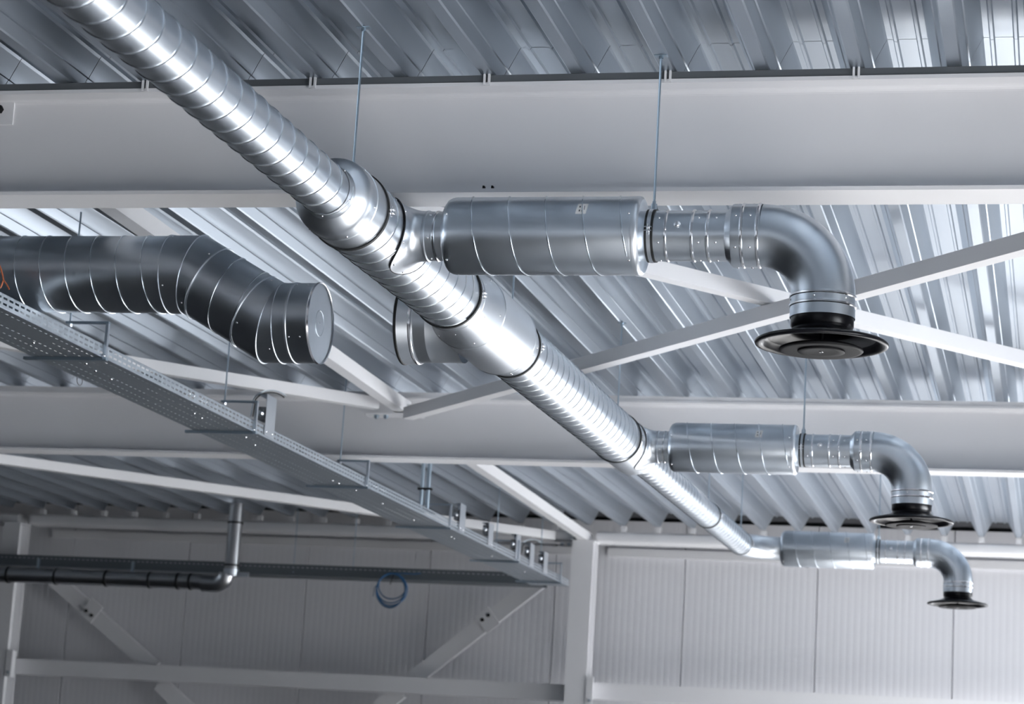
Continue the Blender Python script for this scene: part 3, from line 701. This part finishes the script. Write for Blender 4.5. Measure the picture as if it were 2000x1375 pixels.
# ------------------------------------------------------------------ grey drain pipe and wall tray
PY, PZ, PR = 18.8, 1.690, 0.068
t = thing('drain_pipe', (-8.4, PY, PZ - PR), 'grey drain pipe along the far left wall with a shiny upright bend', 'pipe')
MB().tube((-10.6, PY, PZ), (-7.42, PY, PZ), PR, 32).build('pipe_run', PIPE, t)
RX = -7.125
pts = [Vector((-7.42, PY, PZ)), Vector((-7.30, PY, PZ))] + [Vector((-7.30 + 0.1 * math.sin(q), PY + 0.0, PZ + 0.1 - 0.1 * math.cos(q))) for q in [math.pi / 2 * k / 10 for k in range(11)]]
MB().sweep([p + Vector((0, 0, -0.012)) for p in pts], PR + 0.006, 28).build('bend', PIPE, t)
MB().tube((-7.16, PY, PZ + 0.06), (-7.16, PY, 2.40), 0.064, 28).build('riser', PIPE, t)
MB().lathe((-7.16, PY, PZ + 0.075), (0, 0, 1), [(0, 0.064), (0.0, 0.071), (0.05, 0.071), (0.05, 0.064)], 28).build('socket', GALV2, t)
for z in (PZ + 0.15, 2.22): MB().lathe((-7.16, PY, z), (0, 0, 1), [(0, 0.064), (0.0, 0.070), (0.018, 0.070), (0.018, 0.064)], 28).build('clamp_ring', RUBBER, t)
for x in (-9.31, -8.84, -8.35, -7.93, -7.66, -7.54): MB().lathe((x, PY, PZ), (1, 0, 0), [(0, PR), (0, PR + 0.006), (0.02, PR + 0.006), (0.02, PR)], 32).build('coupling_ring', RUBBER, t)
for x in (-9.02, -8.10): MB().box((x - 0.012, PY - 0.01, PZ + PR), (x + 0.012, PY + 0.01, PZ + PR + 0.09)).build('pipe_hanger', ZINC, t, smooth=False)
MB().box((-7.09, PY - 0.03, PZ + 0.06), (-6.99, PY + 0.0, PZ + 0.10)).build('side_stub', GALV2, t, smooth=False)
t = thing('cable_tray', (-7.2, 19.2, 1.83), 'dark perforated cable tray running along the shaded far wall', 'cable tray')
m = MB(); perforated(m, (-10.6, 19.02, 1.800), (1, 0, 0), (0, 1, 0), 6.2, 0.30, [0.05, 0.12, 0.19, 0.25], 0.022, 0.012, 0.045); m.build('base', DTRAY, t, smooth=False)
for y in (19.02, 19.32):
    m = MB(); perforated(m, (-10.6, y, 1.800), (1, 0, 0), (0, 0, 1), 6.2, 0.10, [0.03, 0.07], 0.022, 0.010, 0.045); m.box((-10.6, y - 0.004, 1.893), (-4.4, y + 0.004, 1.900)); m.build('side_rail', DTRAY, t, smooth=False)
for x, y, lab in ((-6.72, 19.2, 'thin rod holding the wall tray right of the riser'), (-6.16, 19.2, 'faint second rod holding the wall tray beyond the riser')):
    t = thing('tray_rod', (x, y, 1.82), lab, 'rod', 'rods of the wall tray')
    MB().tube((x, y, 1.81), (x, y, 2.42), 0.004, 8).build('rod', ZINC, t)
    MB().lathe((x, y, 1.805), (0, 0, 1), [(0, 0.012), (0.014, 0.012)], 6, True, True).build('nut', ZINC, t, smooth=False)
# conduit drop between the tray and the deck
t = thing('conduit_drop', (-4.125, 14.3, 1.83), 'pair of thin grey conduits dropping from the deck into the tray behind the second beam', 'conduit')
for dx in (-0.022, 0.022): MB().tube((-4.125 + dx, 14.3, 1.83), (-4.125 + dx, 14.3, 2.44), 0.013, 10).build('conduit', ZINC, t)
MB().box((-4.172, 14.283, 1.955), (-4.078, 14.317, 1.968)).build('clip', BLACK2, t, smooth=False)
# blue cable coil
t = thing('cable_coil', (-5.79, 19.02, 1.56), 'blue cable coil hanging from the wall tray', 'cable')
cx, cz = -5.72, 1.700
for k, (rx, rz, ox, oz) in enumerate(((0.135, 0.148, 0, 0), (0.128, 0.150, -0.004, -0.006), (0.140, 0.138, 0.004, 0.004), (0.125, 0.112, 0.004, 0.034), (0.132, 0.130, -0.006, 0.018))):
    MB().sweep([Vector((cx + ox + rx * math.cos(q), 18.96 + 0.006 * k + 0.008 * math.sin(3 * q + k), cz + oz + rz * math.sin(q))) for q in [2 * math.pi * i / 48 for i in range(48)]], 0.0058, 8, True).build('loop', BLUE, t)
MB().sweep([(cx, 18.98, cz + 0.148), (cx + 0.08, 18.985, cz + 0.152), (cx + 0.2, 18.99, cz + 0.15), (cx + 0.25, 19.0, cz + 0.16)], 0.0055, 8).build('tail', BLUE, t)
MB().sweep([(cx - 0.12, 19.0, cz + 0.06), (cx - 0.165, 19.0, cz + 0.02), (cx - 0.17, 19.0, cz - 0.06)], 0.004, 8).build('tail', BLUE, t)
MB().sweep([(cx + 0.01, 19.0, cz + 0.165), (cx + 0.0, 18.99, cz + 0.12), (cx - 0.02, 18.99, cz + 0.05)], 0.004, 8).build('tie', RUBBER, t)
